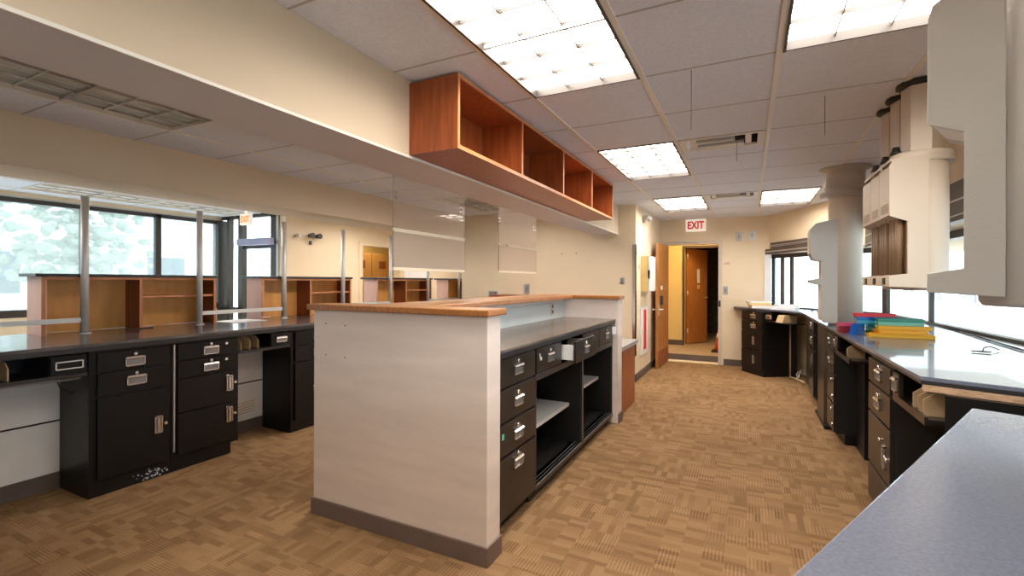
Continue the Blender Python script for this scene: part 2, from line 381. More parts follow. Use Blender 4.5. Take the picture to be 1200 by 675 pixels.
# left lobby windows X = -7.8
LW = -7.8
struct(B().box(LW - .14, LW, -4.2, 4.86, 0, .90).box(LW - .14, LW, -4.2, 4.86, 2.34, 2.52).build('wall_left', 'paint'))
ys = [-4.15, -1.4, .55, 1.8, 3.03, 3.90, 4.80]
f = B(); f.m('bronze').box(LW - .08, LW, -4.2, 4.86, .90, .99).box(LW - .08, LW, -4.2, 4.86, 2.28, 2.345)
for y in ys[1:-1]: f.box(LW - .08, LW, y - .035, y + .035, .9, 2.34)
f.box(LW - .12, LW + .03, 4.76, 4.90, 0, 2.34)
f.m('alu').box(LW, LW + .012, -4.2, 4.8, 2.335, 2.35)
o = struct(f.build('window_6')); box(LW - .05, LW - .042, -4.2, 4.8, .98, 2.29).build('pane', 'hazeglass', o)
# vestibule glazing at Y = 4.86
VY = 4.86
f = B().m('bronze')
for a, c in ((-7.66, -7.60), (-7.37, -7.26), (-6.58, -6.46)): f.box(a, c, VY - .03, VY + .05, 0, 2.40)
f.m('bronze').box(-7.8, LX - .1, VY - .03, VY + .05, 2.35, 2.42).box(-7.8, -7.2, VY - .03, VY + .05, .84, .92)
f.m('alu').box(-6.45, -6.41, VY - .03, VY + .05, 0, 2.4)
f.m('bronze').box(-7.26, -6.58, VY, VY + .04, 1.86, 1.92)
o = struct(f.build('window_7')); box(-7.8, LX - .12, VY + .01, VY + .018, .02, 2.36).build('pane', 'glass', o)
struct(box(-7.94, LX - .14, 4.9, 5.05, 2.42, 2.52).build('trim_8', 'paint'))
b = box(-7.15, -6.38, 4.66, 4.74, 1.90, 2.0).box(-7.05, -7.0, 4.74, 4.83, 1.93, 1.97).box(-6.55, -6.5, 4.74, 4.83, 1.93, 1.97)
tag(b.build('door_closer_canopy', 'violet'), 'lavender grey box mounted across the lobby vestibule glass door', 'canopy')

# ---------------------------------------------------------------- outside
struct(box(-60, 60, -60, 60, -.45, -.30).build('ground', 'extground'))
def building(name, label, x0, x1, y0, y1, z1, face, wins):
    t = thing(name, label, 'building', (x0, y0, -.3))
    box(0, x1 - x0, 0, y1 - y0, 0, z1).build('wall', 'extwhite', t)
    box(-.15, x1 - x0 + .15, -.15, y1 - y0 + .15, z1, z1 + .25).build('roof', 'extwhite', t)
    for a, c, z0, zz in wins:
        if face == '-x': box(-.04, .02, a, c, z0, zz).build('window', 'extglass', t)
        elif face == '+x': box(x1 - x0 - .02, x1 - x0 + .04, a, c, z0, zz).build('window', 'extglass', t)
        else: box(a, c, -.04, .02, z0, zz).build('window', 'extglass', t)
    return t
building('building', 'white rendered building with grey-blue windows across from the right-hand windows', 6.5, 12, 3, 34, 5.5, '-x', [(1.0 + i * 3.2, 2.2 + i * 3.2, 1.0, 2.1) for i in range(8)])
building('building', 'pale building beyond the lobby windows', -30, -22, -6, 14, 3.2, '+x', [(1 + 2.6 * i, 2.4 + 2.6 * i, 1.2, 2.6) for i in range(7)])
building('building', 'white building seen through the lobby vestibule glass', -16, -6, 20, 24, 4, '-y', [(1 + 2 * i, 2.1 + 2 * i, 1, 2.3) for i in range(4)])
for i, (x, y, s, lab) in enumerate([(-14, -1.5, 1.3, 'pale hazy tree nearest the left edge of the lobby windows'), (-15, 2.4, 1.5, 'pale hazy tree beyond the first full lobby window'), (-16.5, 6.2, 1.25, 'pale hazy tree beyond the second lobby window')]):
    t = thing('tree', lab, 'tree', (x, y, -.3), 0, 'trees outside the lobby windows')
    c = B()
    for k in range(420):
        a = random.uniform(0, 2 * PI); rr = random.uniform(0, 1.35) * s
        c.blob((math.cos(a) * rr, math.sin(a) * rr, 2.4 * s + random.uniform(-1.1, 1.2) * s), random.uniform(.05, .14) * s, (1, 1, .8), 1, .3)
    c.build('crown', 'leaf', t); B().tube((0, 0, 0), (0, 0, 2 * s), .13, .08).build('trunk', 'bark', t)

# ---------------------------------------------------------------- ceiling fixtures
def fixture(label, x, y, on=True, group=None, z=CH, white=False):
    t = thing('ceiling_light', label, 'light', (x, y, z), 0, group)
    W, Ln = T - .026, 2 * T - .012
    f = B().m('bronze' if on else 'tbar').box(0, .012, 0, Ln, -.012, .05).box(W - .012, W, 0, Ln, -.012, .05).box(0, W, 0, .010, -.008, .05).box(0, W, Ln - .010, Ln, -.008, .05)
    f.build('frame', None, t)
    zd = .032 if on else .016
    box(.012, W - .012, .01, Ln - .01, zd, zd + .008).build('diffuser', 'lamp' if on else ('white' if white else 'lampoff'), t)
    l = B(); k = 'louver' if on else ('beigegrey' if white else 'louver_off')
    z0, z1 = (.014, .030) if on else (.004, .0155)
    for i in range(1, 3): l.box(W * i / 3 - .0022, W * i / 3 + .0022, .01, Ln - .01, z0, z1)
    for j in range(1, 6): l.box(.012, W - .012, Ln * j / 6 - .0022, Ln * j / 6 + .0022, z0, z1)
    l.build('louver', k, t)
    if on:
        return t
    return t
XF = XB - 2 * T + .013
fx = fixture('large lit ceiling light panel nearest the cherry cubby shelf, at the top of the photo', XF, YC - 2 * T + .006, group='lit ceiling light panels')
dup(fx, (XF, YC + 2 * T + .006, CH), 'lit ceiling panel in the middle of the left row, beside the open air vent')
dup(fx, (XF, YC + 6 * T + .006, CH), 'lit ceiling panel nearest the exit sign')
dup(fx, (XB + .013, YC - 2 * T + .006, CH), 'large lit ceiling panel beside the near hanging terminal at the top right')
dup(fx, (XB + .013, YC + 6 * T + .006, CH), 'lit ceiling panel farthest down the right row, near the far hanging column')
XO = XL + .013
f0 = fixture('unlit grey louvred ceiling panel between the two beams, at the left edge', XO, YL - 2 * T + .006, False)
dup(f0, (XO, YL + 5 * T + .006, CH), 'unlit louvred ceiling panel seen between the two hanging clear sheets')
XV = -4.4 - 5 * T + .013
f1 = fixture('lobby ceiling panel behind the nearest steel pole', XV, 2.306, False, 'lobby ceiling panels', white=True)
dup(f1, (XV, 2.306 + 2 * T, CH), 'lobby ceiling panel between the first two steel poles', group='lobby ceiling panels')
# lit panels added out of view as fill: behind the camera, above the beams
for x, y, lab in ((XF, YC - 6 * T + .006, 'added lit ceiling panel behind the viewpoint, in line with the left row'), (XB + .013, YC - 6 * T + .006, 'added lit ceiling panel behind the viewpoint, in line with the right row'),
                  (XV + 3 * T, 2.306 + 5 * T, 'added lit lobby ceiling panel hidden above the beam near the locker doorway'), (XV + 3 * T, 2.306 + 9 * T, 'added lit lobby ceiling panel hidden above the beam at the far end'), (XV + 3 * T, 2.306 - 4 * T, 'added lit lobby ceiling panel out of view at the left'), (XO + T, YL + 4 * T + .006, 'added lit ceiling panel hidden above the near beam beside the middle wall'), (XO + T, YL + 2 * T + .006, 'added lit ceiling panel hidden above the near beam beside the hanging sheets'), (XV + 3 * T, 2.306 + T, 'added lit lobby ceiling panel hidden above the beam beside the second hutch')): dup(fx, (x, y, CH), lab)
# air vents
def vent(x, y, label):
    t = thing('air_vent', label, 'air vent', (x, y, CH))
    W, D = T - .03, T * .56
    f = B().m('tbar').box(0, W, 0, .03, -.005, .01).box(0, W, D - .03, D, -.005, .01).box(0, .05, 0, D, -.005, .01).box(W - .05, W, 0, D, -.005, .01)
    f.build('frame', None, t)
    box(0, W, 0, D, .10, .105).box(0, W, D, T, 0, .015).build('backing', 'tile', t)
    box(.06, W - .2, .06, .10, .02, .05).box(.14, W - .12, .16, .21, .015, .045).build('opening', 'dark', t)
    s = B().m('steel').box(.10, W - .2, .11, .15, -.006, .03).box(.12, W - .14, .22, .29, -.008, .012)
    s.box(.07, .12, .05, .28, .0, .05).box(W - .13, W - .09, .05, .28, 0, .05)
    s.build('blade', None, t)
    return t
va = vent(XB - T + .015, YC + 2 * T + .01, 'open ceiling air vent with bent metal blades beside the middle light panel')
dup(va, (XB - T + .015, YC + 6 * T + .01, CH), 'small ceiling air vent in front of the exit sign')
for x, y, l, lab in ((XB - T * .62, YC + .02, .30, 'thin dark cord hanging from the ceiling near the big light'), (XB - .20, YC + 2.2 * T, .17, 'thin cord hanging by the open air vent'), (XB + .26, YC + 1.15 * T, .22, 'thin cord hanging in the tile row beside the near light panel')):
    tag(B().tube((x, y, CH - .001), (x, y, CH - l), .0014, seg=6).build('cord', 'dark'), lab, 'cord')
# ---------------------------------------------------------------- cherry cubby shelf on the beam
t = thing('cubby_shelf', 'long cherry wood open cubby shelf mounted high on the cream beam', 'shelf', (BX, 1.972, 2.018))
Lc, Dc, Hc = 3.01, .301, .374
box(0, Dc, 0, .018, 0, Hc).build('end_panel', 'cherry', t); box(0, Dc, Lc - .018, Lc, 0, Hc).build('end_panel', 'cherry', t)
box(0, Dc, .018, Lc - .018, 0, .02).build('bottom_panel', 'cherry', t); box(0, Dc, .018, Lc - .018, Hc - .02, Hc).build('top_panel', 'cherry', t)
box(0.0, .012, .018, Lc - .018, .02, Hc - .02).build('back_panel', 'cherry', t)
for i in (1, 2, 3): box(.012, Dc, Lc * i / 4 - .009, Lc * i / 4 + .009, .02, Hc - .02).build('divider', 'cherry', t)
e = B().box(Dc, Dc + .003, 0, Lc, 0, .02).box(Dc, Dc + .003, 0, Lc, Hc - .02, Hc).box(Dc, Dc + .003, 0, .018, .02, Hc - .02).box(Dc, Dc + .003, Lc - .018, Lc, .02, Hc - .02)
for i in (1, 2, 3): e.box(Dc, Dc + .003, Lc * i / 4 - .009, Lc * i / 4 + .009, .02, Hc - .02)
e.build('edge_band', 'cherryedge', t)

# ---------------------------------------------------------------- hanging clear sheets
def sheet(y0, y1, z0, lab, strips):
    t = thing('hanging_sheet', lab, 'plastic sheet', (-1.937, y0, z0), 0, 'clear sheets hanging from the beam')
    L = y1 - y0; Hh = 2.003 - z0
    box(-.003, .003, 0, L, 0, Hh).build('pane', 'sheet', t)
    box(-.004, .004, 0, L, -.002, .016).build('bottom_strip', 'sheetedge_reflection', t)
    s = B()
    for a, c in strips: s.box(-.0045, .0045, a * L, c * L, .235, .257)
    s.build('reflection_strip', 'sheetedge_reflection', t)  # cream strip stands for a bright reflection on the pane
    box(-.0042, .0042, .003, L - .003, .016, .235).build('frosted_film', 'film', t)
    e = B().box(-.004, .004, -.001, .002, 0, Hh).box(-.004, .004, L - .002, L + .001, 0, Hh); e.build('edge', 'sheet', t)
    for a in (.03, L - .04):
        for zz in (Hh - .10, Hh - .13): B().tube((-.012, a, zz), (.016, a, zz), .008).build('bolt', 'chrome', t)
    return t
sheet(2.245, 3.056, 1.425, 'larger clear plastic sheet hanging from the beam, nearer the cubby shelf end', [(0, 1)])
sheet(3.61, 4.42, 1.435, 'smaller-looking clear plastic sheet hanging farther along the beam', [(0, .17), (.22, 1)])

# ---------------------------------------------------------------- cabinet kit (local frame: x along, front faces -y, z up)
def handle(parent, x, z, w=.112, h=.062, y=0, vert=False, white=False):
    if vert: w, h = .05, .12
    b = B(); k = 'white' if white else 'chrome'; f = .006
    b.m(k).box(x - w / 2, x + w / 2, y - .010, y, z - h / 2, z - h / 2 + f).box(x - w / 2, x + w / 2, y - .010, y, z + h / 2 - f, z + h / 2)
    b.box(x - w / 2, x - w / 2 + f, y - .010, y, z - h / 2, z + h / 2).box(x + w / 2 - f, x + w / 2, y - .010, y, z - h / 2, z + h / 2)
    if not white: b.m('platein').box(x - w / 2 + f, x + w / 2 - f, y - .004, y, z - h / 2 + f, z + h / 2 - f)
    else: b.m('black').box(x - w / 2 + f, x + w / 2 - f, y - .003, y, z - h / 2 + f, z + h / 2 - f)
    if not vert and not white: b.m('chrome').prism([(y - .010, z + h / 2 - f), (y - .017, z + h / 2 - .014), (y - .015, z + h / 2 - .017), (y - .004, z + h / 2 - f - .004)], x - w / 2, x + w / 2, 'x')
    if vert: b.m('chrome').box(x - .008, x + .008, y - .014, y, z - h / 2 + .015, z + h / 2 - .015)
    return b.build('handle', None, parent)
def lock(parent, x, z, y=0, r=.0105):
    return B().tube((x, y + .002, z), (x, y - .010, z), r, seg=12).build('lock', 'chrome', parent)
def drawer(t, x0, x1, z0, z1, mt='black', kind='label', hx=.5, hz=.5, out=0.0, lk=True, name='drawer', yb=0, lkz=None, **kw):
    g = .003
    b = B().m(mt).box(x0 + g, x1 - g, yb - .018 - out, yb - out, z0 + g, z1 - g)
    if out: b.m('white').box(x0 + .02, x0 + .03, yb - out, yb + .1, z0 + .02, z1 - .03).box(x1 - .03, x1 - .02, yb - out, yb + .1, z0 + .02, z1 - .03).m('blackin').box(x0 + .03, x1 - .03, yb - out, yb + .1, z0 + .02, z0 + .03)
    d = b.build(name, None, t, bevel=.0015)
    X = x0 + (x1 - x0) * hx; Z = z0 + (z1 - z0) * hz; y = yb - .018 - out
    if kind == 'label': handle(d, X, Z, y=y, **kw); 
    elif kind == 'vert': handle(d, X, Z, y=y, vert=True)
    if lk:
        lz = Z + .046 if lkz is None else lkz
        if kind == 'vert': lock(d, X + .045, Z + .0, y)
        else: lock(d, X, min(lz, z1 - .014), y)
    return d

# ---------------------------------------------------------------- island
IXR, IXL, IY0, IY1 = -1.103, -2.267, 1.9475, 4.62
t = thing('partition_wall', 'white U-shaped half-height partition with an oak cap and brown base in the middle of the room', 'partition', (0, 0, 0))
b = B(); b.box(IXL, IXR, IY0, 2.079, 0, 1.187).box(-1.86, -1.665, 2.079, IY1, 0, 1.187).box(-1.665, IXR, 4.475, IY1, 0, 1.187)
b.build('body', 'pier', t, bevel=.003)
cp = B(); cp.prism([(-2.30, 1.92), (-1.085, 1.92), (-1.085, 2.115), (-1.55, 2.115), (-1.55, 4.44), (-1.085, 4.44), (-1.085, 4.65), (-1.96, 4.65), (-1.96, 2.115), (-2.30, 2.115)], 1.188, 1.220)
cp.build('cap', 'oak', t, bevel=.005)
bs = B(); bs.box(IXL - .012, IXR + .010, IY0 - .012, IY0, 0, .094).box(IXR, IXR + .010, IY0, 2.085, 0, .094).box(IXR, IXR + .010, 4.47, IY1, 0, .094).box(IXL - .012, IXL, IY0, 2.09, 0, .094)
bs.build('baseboard', 'baselow', t, bevel=.003)
sp = box(-1.665, -1.655, 2.08, 4.474, 1.001, 1.15).build('splash_panel', 'splash', t)
h = B()
for x, z in ((-2.17, 1.11), (-2.02, 1.105), (-2.17, .93), (-2.02, .925)): h.tube((x, IY0 + .001, z), (x, IY0 - .0012, z), .0045, seg=8)
h.build('screw_hole', 'basegrey', t)
o = thing('wall_outlet', 'beige duplex outlet on the splash panel above the island worktop', 'outlet', (-1.6545, 4.12, 1.035), PI / 2)
box(0, .075, -.006, 0, 0, .12).build('plate', 'beige', o); B().m('dark').box(.025, .05, -.008, -.006, .02, .05).box(.025, .05, -.008, -.006, .07, .10).build('socket', None, o)
# worktop
t = tag(B().m('topisl').box(-1.663, -1.128, 2.082, 4.472, .985, 1.0).m('edge').box(-1.663, -1.13, 2.082, 4.472, .955, .9849).build('worktop', None, None, bevel=.002), 'worn brown-grey laminate worktop inside the island partition', 'worktop')
# cabinets: rz=90: local x -> +Y, local -y -> +X ; local origin at (-1.168, Y)
FX = -1.168
t = thing('drawer_cabinet', 'tall dark four-drawer cabinet at the near end of the island', 'cabinet', (FX, 2.084, 0), PI / 2)
box(0, .545, 0, .48, .07, .953).build('body', 'blackin', t); box(.0, .545, .05, .45, 0, .07).build('plinth', 'blackin', t)
for z0, z1 in ((.79, .945), (.605, .782), (.425, .597), (.09, .417)):
    drawer(t, .008, .535, z0, z1, 'blackbrown', hx=.54, hz=.5 if z1 - z0 < .25 else .80)
B().m('mint').box(.10, .125, -.0205, -.0195, .52, .55).build('sticker', None, t)
t = thing('shelf_cabinet', 'long black open cabinet with grey shelves under a row of small drawers in the island', 'cabinet', (FX, 2.632, 0), PI / 2)
Lq = 1.835
c = B().box(0, Lq, .46, .48, .07, .953).box(0, .02, 0, .46, .07, .953).box(Lq - .02, Lq, 0, .46, .07, .953).box(.90, .955, 0, .46, .07, .78).box(.02, Lq - .02, 0, .46, .07, .10).box(.02, Lq - .02, .005, .46, .745, .78)
c.build('body', 'blackin', t)
B().m('edge').box(0, .02, -.012, 0, .07, .78).box(Lq - .02, Lq, -.012, 0, .07, .78).box(.905, .95, -.012, 0, .07, .78).box(0, Lq, -.014, 0, .745, .785).build('face_frame', None, t, bevel=.002)
s = B().m('alu')
for k in range(3): s.box(.02, Lq - .02, -.011 + k * .024, -.009 + k * .024, .10, .104)
s.m('edge').box(0, Lq, -.014, .07, .075, .10); s.build('door_track', None, t)
box(0, Lq, .03, .45, 0, .07).build('plinth', 'edge', t)
for a, c_ in ((.022, .898), (.957, Lq - .022)):
    box(a, c_, .09 if a < .5 else .12, .45, .415 if a > .5 else .375, .44 if a > .5 else .40).build('shelf', 'white', t)
for i, (a, c_) in enumerate(((.005, .44), (.445, .90), (.905, 1.365), (1.37, 1.83))):
    drawer(t, a, c_, .79, .945, 'blackbrown', hx=.5, out=.10 if i == 1 else 0)
B().m('white').box(.05, .085, -.021, -.0185, .865, .885).box(.05, .06, -.021, -.0185, .865, .91).build('label_clip', None, t)
tg = tag(B().m('paper').prism([(-1.132, 4.385), (-1.138, 4.385), (-1.115, 4.425), (-1.11, 4.42)], .86, .93).build('key_tag', None), 'small pale tag hanging from the last drawer of the island', 'tag')

# low cherry cabinet behind the island
t = thing('side_cabinet', 'low cherry cabinet with a grey speckled top behind the island', 'cabinet', (-2.2, 4.66, 0))
box(0, 1.06, 0, .72, .0, .66).build('body', 'cherry', t); box(-.02, 1.085, -.0, .80, .66, .70).build('top', 'speckle', t); box(1.06, 1.066, 0.01, .70, .02, .65).build('door', 'cherry', t)
t = thing('credenza', 'low cabinet with a dark brown top against the middle wall behind the island', 'cabinet', (-3.35, 6.02, 0))
box(0, 1.45, .05, .42, 0, 1.13).build('body', 'paint', t); box(-.02, 1.5, 0, .43, 1.13, 1.155).build('top', 'mapledark', t)

# ---------------------------------------------------------------- teller line on the left
t = thing('teller_counter', 'long charcoal laminate counter top of the teller line on the left', 'countertop')
cp = [(-3.60, -2.5), (-3.60, 6.43), (-4.16, 6.43), (-4.16, 7.75), (-4.66, 7.75), (-4.66, -2.5)]
b = B().m('top').prism(cp, .945, .965); b.m('edge').prism([(x + (-.002 if i < 2 else 0), y) for i, (x, y) in enumerate(cp)], .915, .945); b.build('slab', None, t, bevel=.002)
struct(box(-4.14, -4.025, -2.4, 6.43, 0, .914).build('wall_teller', 'white')); struct(box(-4.025, -4.012, -2.4, 6.43, 0, .105).build('baseboard_teller', 'basegrey'))
struct(box(-4.024, -4.018, -2.4, 6.4, .435, .445).build('trim_9', 'dark'))
# pole rows
pole = None
pys = [-.0, .84, 1.682, 2.488, 3.335, 4.137, 4.98, 5.812, 6.66]
names = ['steel pole beyond the left edge of the photo', 'steel pole just left of the photo edge', 'nearest steel pole, in front of the first wooden hutch', 'steel pole at the right end of the first hutch', 'steel pole in front of the second hutch with a rail to its left', 'steel pole at the right end of the second hutch', 'steel pole behind the white partition, just left of the hanging sheet', 'short-looking steel pole below the hanging sheet', 'farthest steel pole, in front of the last hutch']
for i, y in enumerate(pys[2:], 2):
    if pole is None:
        pole = thing('steel_pole', names[i], 'pole', (-4.33, y, .965), 0, 'steel poles on the teller counter')
        B().tube((0, 0, 0), (0, 0, 1.0), .024, seg=20).build('tube', 'steel', pole); B().lathe([(.040, 0), (.040, .004), (.026, .010)], seg=20).build('flange', 'steel', pole)
    else: dup(pole, (-4.33, y, .965), names[i])
for a, c_, lab in ((.30, 1.682, 'metal rail at the left edge joined to the nearest steel pole'), (2.488, 3.335, 'metal rail between the first and second hutches'), (4.137, 4.98, 'metal rail below the locker doorway'), (5.812, 6.66, 'farthest metal rail in front of the last hutch')):
    tag(box(-4.338, -4.322, a + .02, c_ - .022, 1.048, 1.082).build('glass_rail', 'steel'), lab, 'rail', 'rails between teller poles')
# hutches
def hutch(y, lab):
    t = thing('counter_hutch', lab, 'hutch', (-4.60, y, .966), 0, 'wooden hutches on the teller counter')
    W, D, Hh = 1.20, .225, .412
    box(0, D, 0, .03, 0, Hh).build('near_end_panel', 'mauve', t)
    box(0, D, W - .022, W, 0, Hh).build('far_end_panel', 'mapledark', t)
    box(0, .012, .03, W - .022, 0, Hh).build('back_panel', 'maple', t)
    box(.012, D, .59, .612, 0, Hh).build('divider', 'mapledark', t)
    box(.012, D - .01, .612, W - .022, .245, .263).build('shelf', 'cherryedge', t)
    box(D, D + .003, .59, .612, 0, Hh - .02).box(D, D + .003, .0, .022, 0, Hh).box(D, D + .003, W - .022, W, 0, Hh).box(D, D + .003, 0, W, Hh - .02, Hh).build('edge_band', 'cherryedge', t)
    box(-.03, D + .02, -.035, W + .01, Hh, Hh + .022).build('top_board', 'edge', t, bevel=.003)
    return t
h0 = hutch(1.46, 'wooden two-bay hutch at the left, behind the nearest steel pole')
for y, lab in ((3.11, 'wooden hutch in the middle of the teller line, left of the partition'), (4.76, 'wooden hutch in front of the locker doorway'), (6.41, 'farthest wooden hutch, beside the middle wall')): dup(h0, (-4.60, y, .966), lab)
tag(box(-4.50, -4.2, 2.70, 3.05, .966, .97).build('paper_sheet', 'paper'), 'white sheet lying on the teller counter between the first two hutches', 'paper')
tag(B().box(-4.362, -4.355, 2.02, 2.14, .9655, .972).build('dark_pad', 'dark'), 'small dark pad at the foot of the first hutch', 'pad')
# teller cabinets, front plane X = -3.632; rz 90
TX = -3.632
def carc(name, lab, y0, L, mt='black', depth=.38):
    t = thing(name, lab, 'cabinet', (TX, y0, 0), PI / 2)
    box(0, L, 0, depth, .085, .914).build('body', mt, t); box(0, L - .04, -.0, depth, 0, .085).build('plinth', mt, t); return t
t = thing('drawer_cabinet', 'black cabinet with two drawers over a door at the left of the teller line', 'cabinet', (TX, 1.432, 0), PI / 2)
box(0, .46, 0, .382, .0, .912).build('body', 'black', t)
drawer(t, .035, .44, .775, .90, 'black', hx=.5, hz=.40); drawer(t, .035, .44, .625, .768, 'black', hx=.52, hz=.52)
drawer(t, .035, .44, .10, .612, 'black', 'vert', hx=.84, hz=.52, name='door')
st = B().m('stain')
for k in range(46):
    sx_, sz_ = min(.44, random.gauss(.35, .045)), random.gauss(.038, .013); q = random.uniform(.002, .008)
    st.prism([(sx_ + q * math.cos(a) * random.uniform(.6, 1.5), max(.004, sz_ + q * math.sin(a) * random.uniform(.5, 1.2))) for a in (0, 1.2, 2.4, 3.6, 4.9)], -.0012 - k * .00001, 0.0, 'y')
st.build('white_stain', None, t)['kind'] = 'stuff'
lockp = B().m('paper').box(-.001, -.0, .06, .075, .80, .83).build('side_lock', None, t)
t = thing('drawer_cabinet', 'black four-drawer cabinet with several locks right of the two-drawer cabinet', 'cabinet', (TX, 1.895, 0), PI / 2)
box(0, .49, 0, .382, .085, .912).build('body', 'black', t); box(0, .43, 0, .38, 0, .085).build('plinth', 'black', t)
B().m('alu').box(.012, .022, -.012, 0, .14, .90).build('hinge_strip', None, t)
for z0, z1, k, hz in ((.785, .90, 'label', .42), (.655, .778, 'label', .45), (.41, .648, 'vert', .62), (.11, .402, 'vert', .70)):
    d = drawer(t, .035, .478, z0, z1, 'black', k, hx=.52 if k == 'label' else .84, hz=hz)
    lock(d, .035 + .443 * .78 if k == 'label' else .035 + .443 * .80, z1 - .03, -.018, .011)
# small drawer boxes and trays over the kneeholes
def pencil(y0, y1, yd0, yd1, lab, ndiv, dv0, white=False):
    t = thing('kneehole_tray', lab, 'tray', (TX, y0, 0), PI / 2)
    L = y1 - y0
    box(0, L, 0, .36, .775, .79).box(0, L, .355, .365, .79, .912).build('shelf_board', 'black', t)
    box(0, L, -.002, .0, .768, .79).build('front_rail', 'edge', t)
    a, c_ = yd0 - y0, yd1 - y0
    box(a, c_, 0, .33, .792, .905).build('drawer_box', 'black', t); drawer(t, a, c_, .794, .903, 'black', lk=False, w=.13 if white else .10, h=.048, white=white)
    for i in range(ndiv):
        y = dv0 - y0 + i * .075
        B().prism([(.02, .792), (.02, .86), (.06, .892), (.12, .90), (.34, .90), (.34, .792)], y, y + .006, 'x').build('divider', 'tan', t)
    return t
pencil(-.6, 1.425, 1.245, 1.42, 'black kneehole tray with a white-framed drawer at the left edge of the counter', 1, 1.08, True)
t = pencil(2.39, 2.862, 2.66, 2.858, 'black kneehole tray with tan dividers beside the four-drawer cabinet', 3, 2.42)
t = thing('drawer_cabinet', 'black cabinet beside the kneehole, next to the white partition', 'cabinet', (TX, 2.87, 0), PI / 2)
box(0, .55, 0, .382, .0, .912).build('body', 'black', t)
for z0, z1 in ((.775, .90), (.625, .768), (.10, .612)): drawer(t, .03, .53, z0, z1, 'black')
B().m('paper').box(-.0012, 0, .05, .065, .80, .83).build('side_lock', None, t)
for y, lab in ((3.50, 'black teller cabinet hidden behind the partition, nearer one'), (4.9, 'black teller cabinet hidden behind the partition, farther one')): carc('base_cabinet', lab, y, .55)
g_ = B()
for k in range(5): g_.prism([(2.52 + .02 * (k % 2), .16 + k * .022), (2.80, .175 + k * .022), (2.80, .180 + k * .022), (2.50, .166 + k * .022)], -4.0245, -4.019, 'x')
tag(g_.build('floor_register', 'tan'), 'scraped tan slots low on the white panel in the kneehole beside the four-drawer cabinet', 'register')
tag(B().path([(-3.70, 1.30, .77), (-3.72, 1.33, .70), (-3.74, 1.40, .66)], .004).build('cable', 'dark'), 'short black cable hanging in the left kneehole', 'cable')
tag(B().tube((-3.655, .2, .755), (-3.655, 1.40, .755), .006).build('rod', 'alu'), 'thin pale rod under the kneehole tray at the left edge', 'rod')

# ---------------------------------------------------------------- lobby wall things
t = thing('emergency_light', 'twin-head emergency light on the cream lobby wall', 'emergency light', (LX, 5.33, 2.07), PI / 2)
B().box(-.05, .05, -.03, 0, -.02, .02).build('base', 'bronze', t)
for s_ in (-.07, .07): B().tube((s_, -.03, 0), (s_, -.12, .0), .03, .045).build('lamp_head', 'bronze', t)
tag(box(LX, LX + .02, 5.28, 5.32, 1.93, 1.99).build('wall_switch', 'bronze'), 'small dark switch below the twin-head emergency light', 'switch')
tag(B().tube((LX, 5.03, 2.05), (LX + .10, 5.03, 2.05), .025).build('wall_bracket', 'alu'), 'small grey bracket on the lobby wall left of the emergency light', 'bracket')
tag(box(LX, LX + .02, 7.60, 8.36, 1.0, 1.56).build('window_stand_in', 'white'), 'white board in place of a bright interior window low on the lobby wall behind the third hutch', 'board')  # plain white panel stands for a bright interior window
lk = None
for i, lab in enumerate(('left tan locker door seen through the lobby doorway', 'right tan locker door seen through the lobby doorway')):
    t = thing('locker', lab, 'locker', (-7.58, 7.05 + i * .62, 0), PI / 2, 'lockers in the corridor')
    box(0, .6, -.4, 0, .0, 1.95).build('body', 'locker', t); box(.02, .58, -.415, -.4, .03, 1.92).build('door', 'locker', t, bevel=.004); box(.2, .4, -.418, -.415, 1.62, 1.78).build('vent', 'mapledark', t)
t = thing('exit_sign', 'orange exit sign hanging from the lobby ceiling at the glass vestibule', 'exit sign', (-6.75, 4.55, 2.19))
box(-.12, .12, -.02, .02, 0, .165).build('case', 'signwhite', t); text('EXIT', .13, .003, 'signorange', t, (0, -.022, .08), (PI / 2, 0, 0)).scale = (.75, 1, 1); box(-.02, .02, -.01, .01, .165, .212).build('stem', 'signwhite', t)

# ---------------------------------------------------------------- middle and side wall things
def plate(lab, cat, loc, rz, w=.075, h=.115, mt='alu', n=1):
    t = thing('wall_plate', lab, cat, loc, rz)
    box(-w / 2, w / 2, -.007, 0, -h / 2, h / 2).build('plate', mt, t, bevel=.002)
    b = B().m('platein')
    for i in range(n):
        x = (i - (n - 1) / 2) * w / max(n, 1); b.box(x - .012, x + .012, -.010, -.007, -.03, .03)
    b.build('socket', None, t); return t
plate('double steel outlet low on the middle wall, left one', 'outlet', (-3.56, 6.458, 1.155), 0, .16, .10, n=2)
plate('steel switch plate on the middle wall, right of the double outlet', 'switch', (-2.98, 6.458, 1.245), 0, .09, .14)
plate('small steel plate on the middle wall near the corner', 'switch', (-1.54, 6.458, 1.37), 0, .06, .09)
for x, lab in ((-2.42, 'left screw hole high on the middle wall'), (-2.2, 'right screw hole high on the middle wall')):
    tag(B().tube((x, 6.461, 1.76), (x, 6.457, 1.76), .008, seg=8).build('screw_anchor', 'bronze'), lab, 'screw')
tag(B().box(-1.362, -1.352, 6.45, 6.50, 0.35, 1.86).box(-1.40, -1.352, 6.45, 6.459, .35, 1.86).build('corner_guard', 'chrome'), 'tall stainless corner guard on the wall corner beside the hall', 'corner guard')
plate('small beige plate on the side wall left of the phone box', 'switch', (-1.359, 6.66, 1.57), PI / 2, .07, .11, 'beige')
t = thing('emergency_light', 'twin-head emergency light high on the side wall near the exit sign', 'emergency light', (-1.36, 6.98, 2.27), PI / 2)
box(-.04, .04, -.03, 0, -.05, .05).build('base', 'alu', t)
for s_ in (-.07, .07): B().tube((s_, -.04, 0), (s_, -.11, -.01), .03, .042).build('lamp_head', 'alu', t)
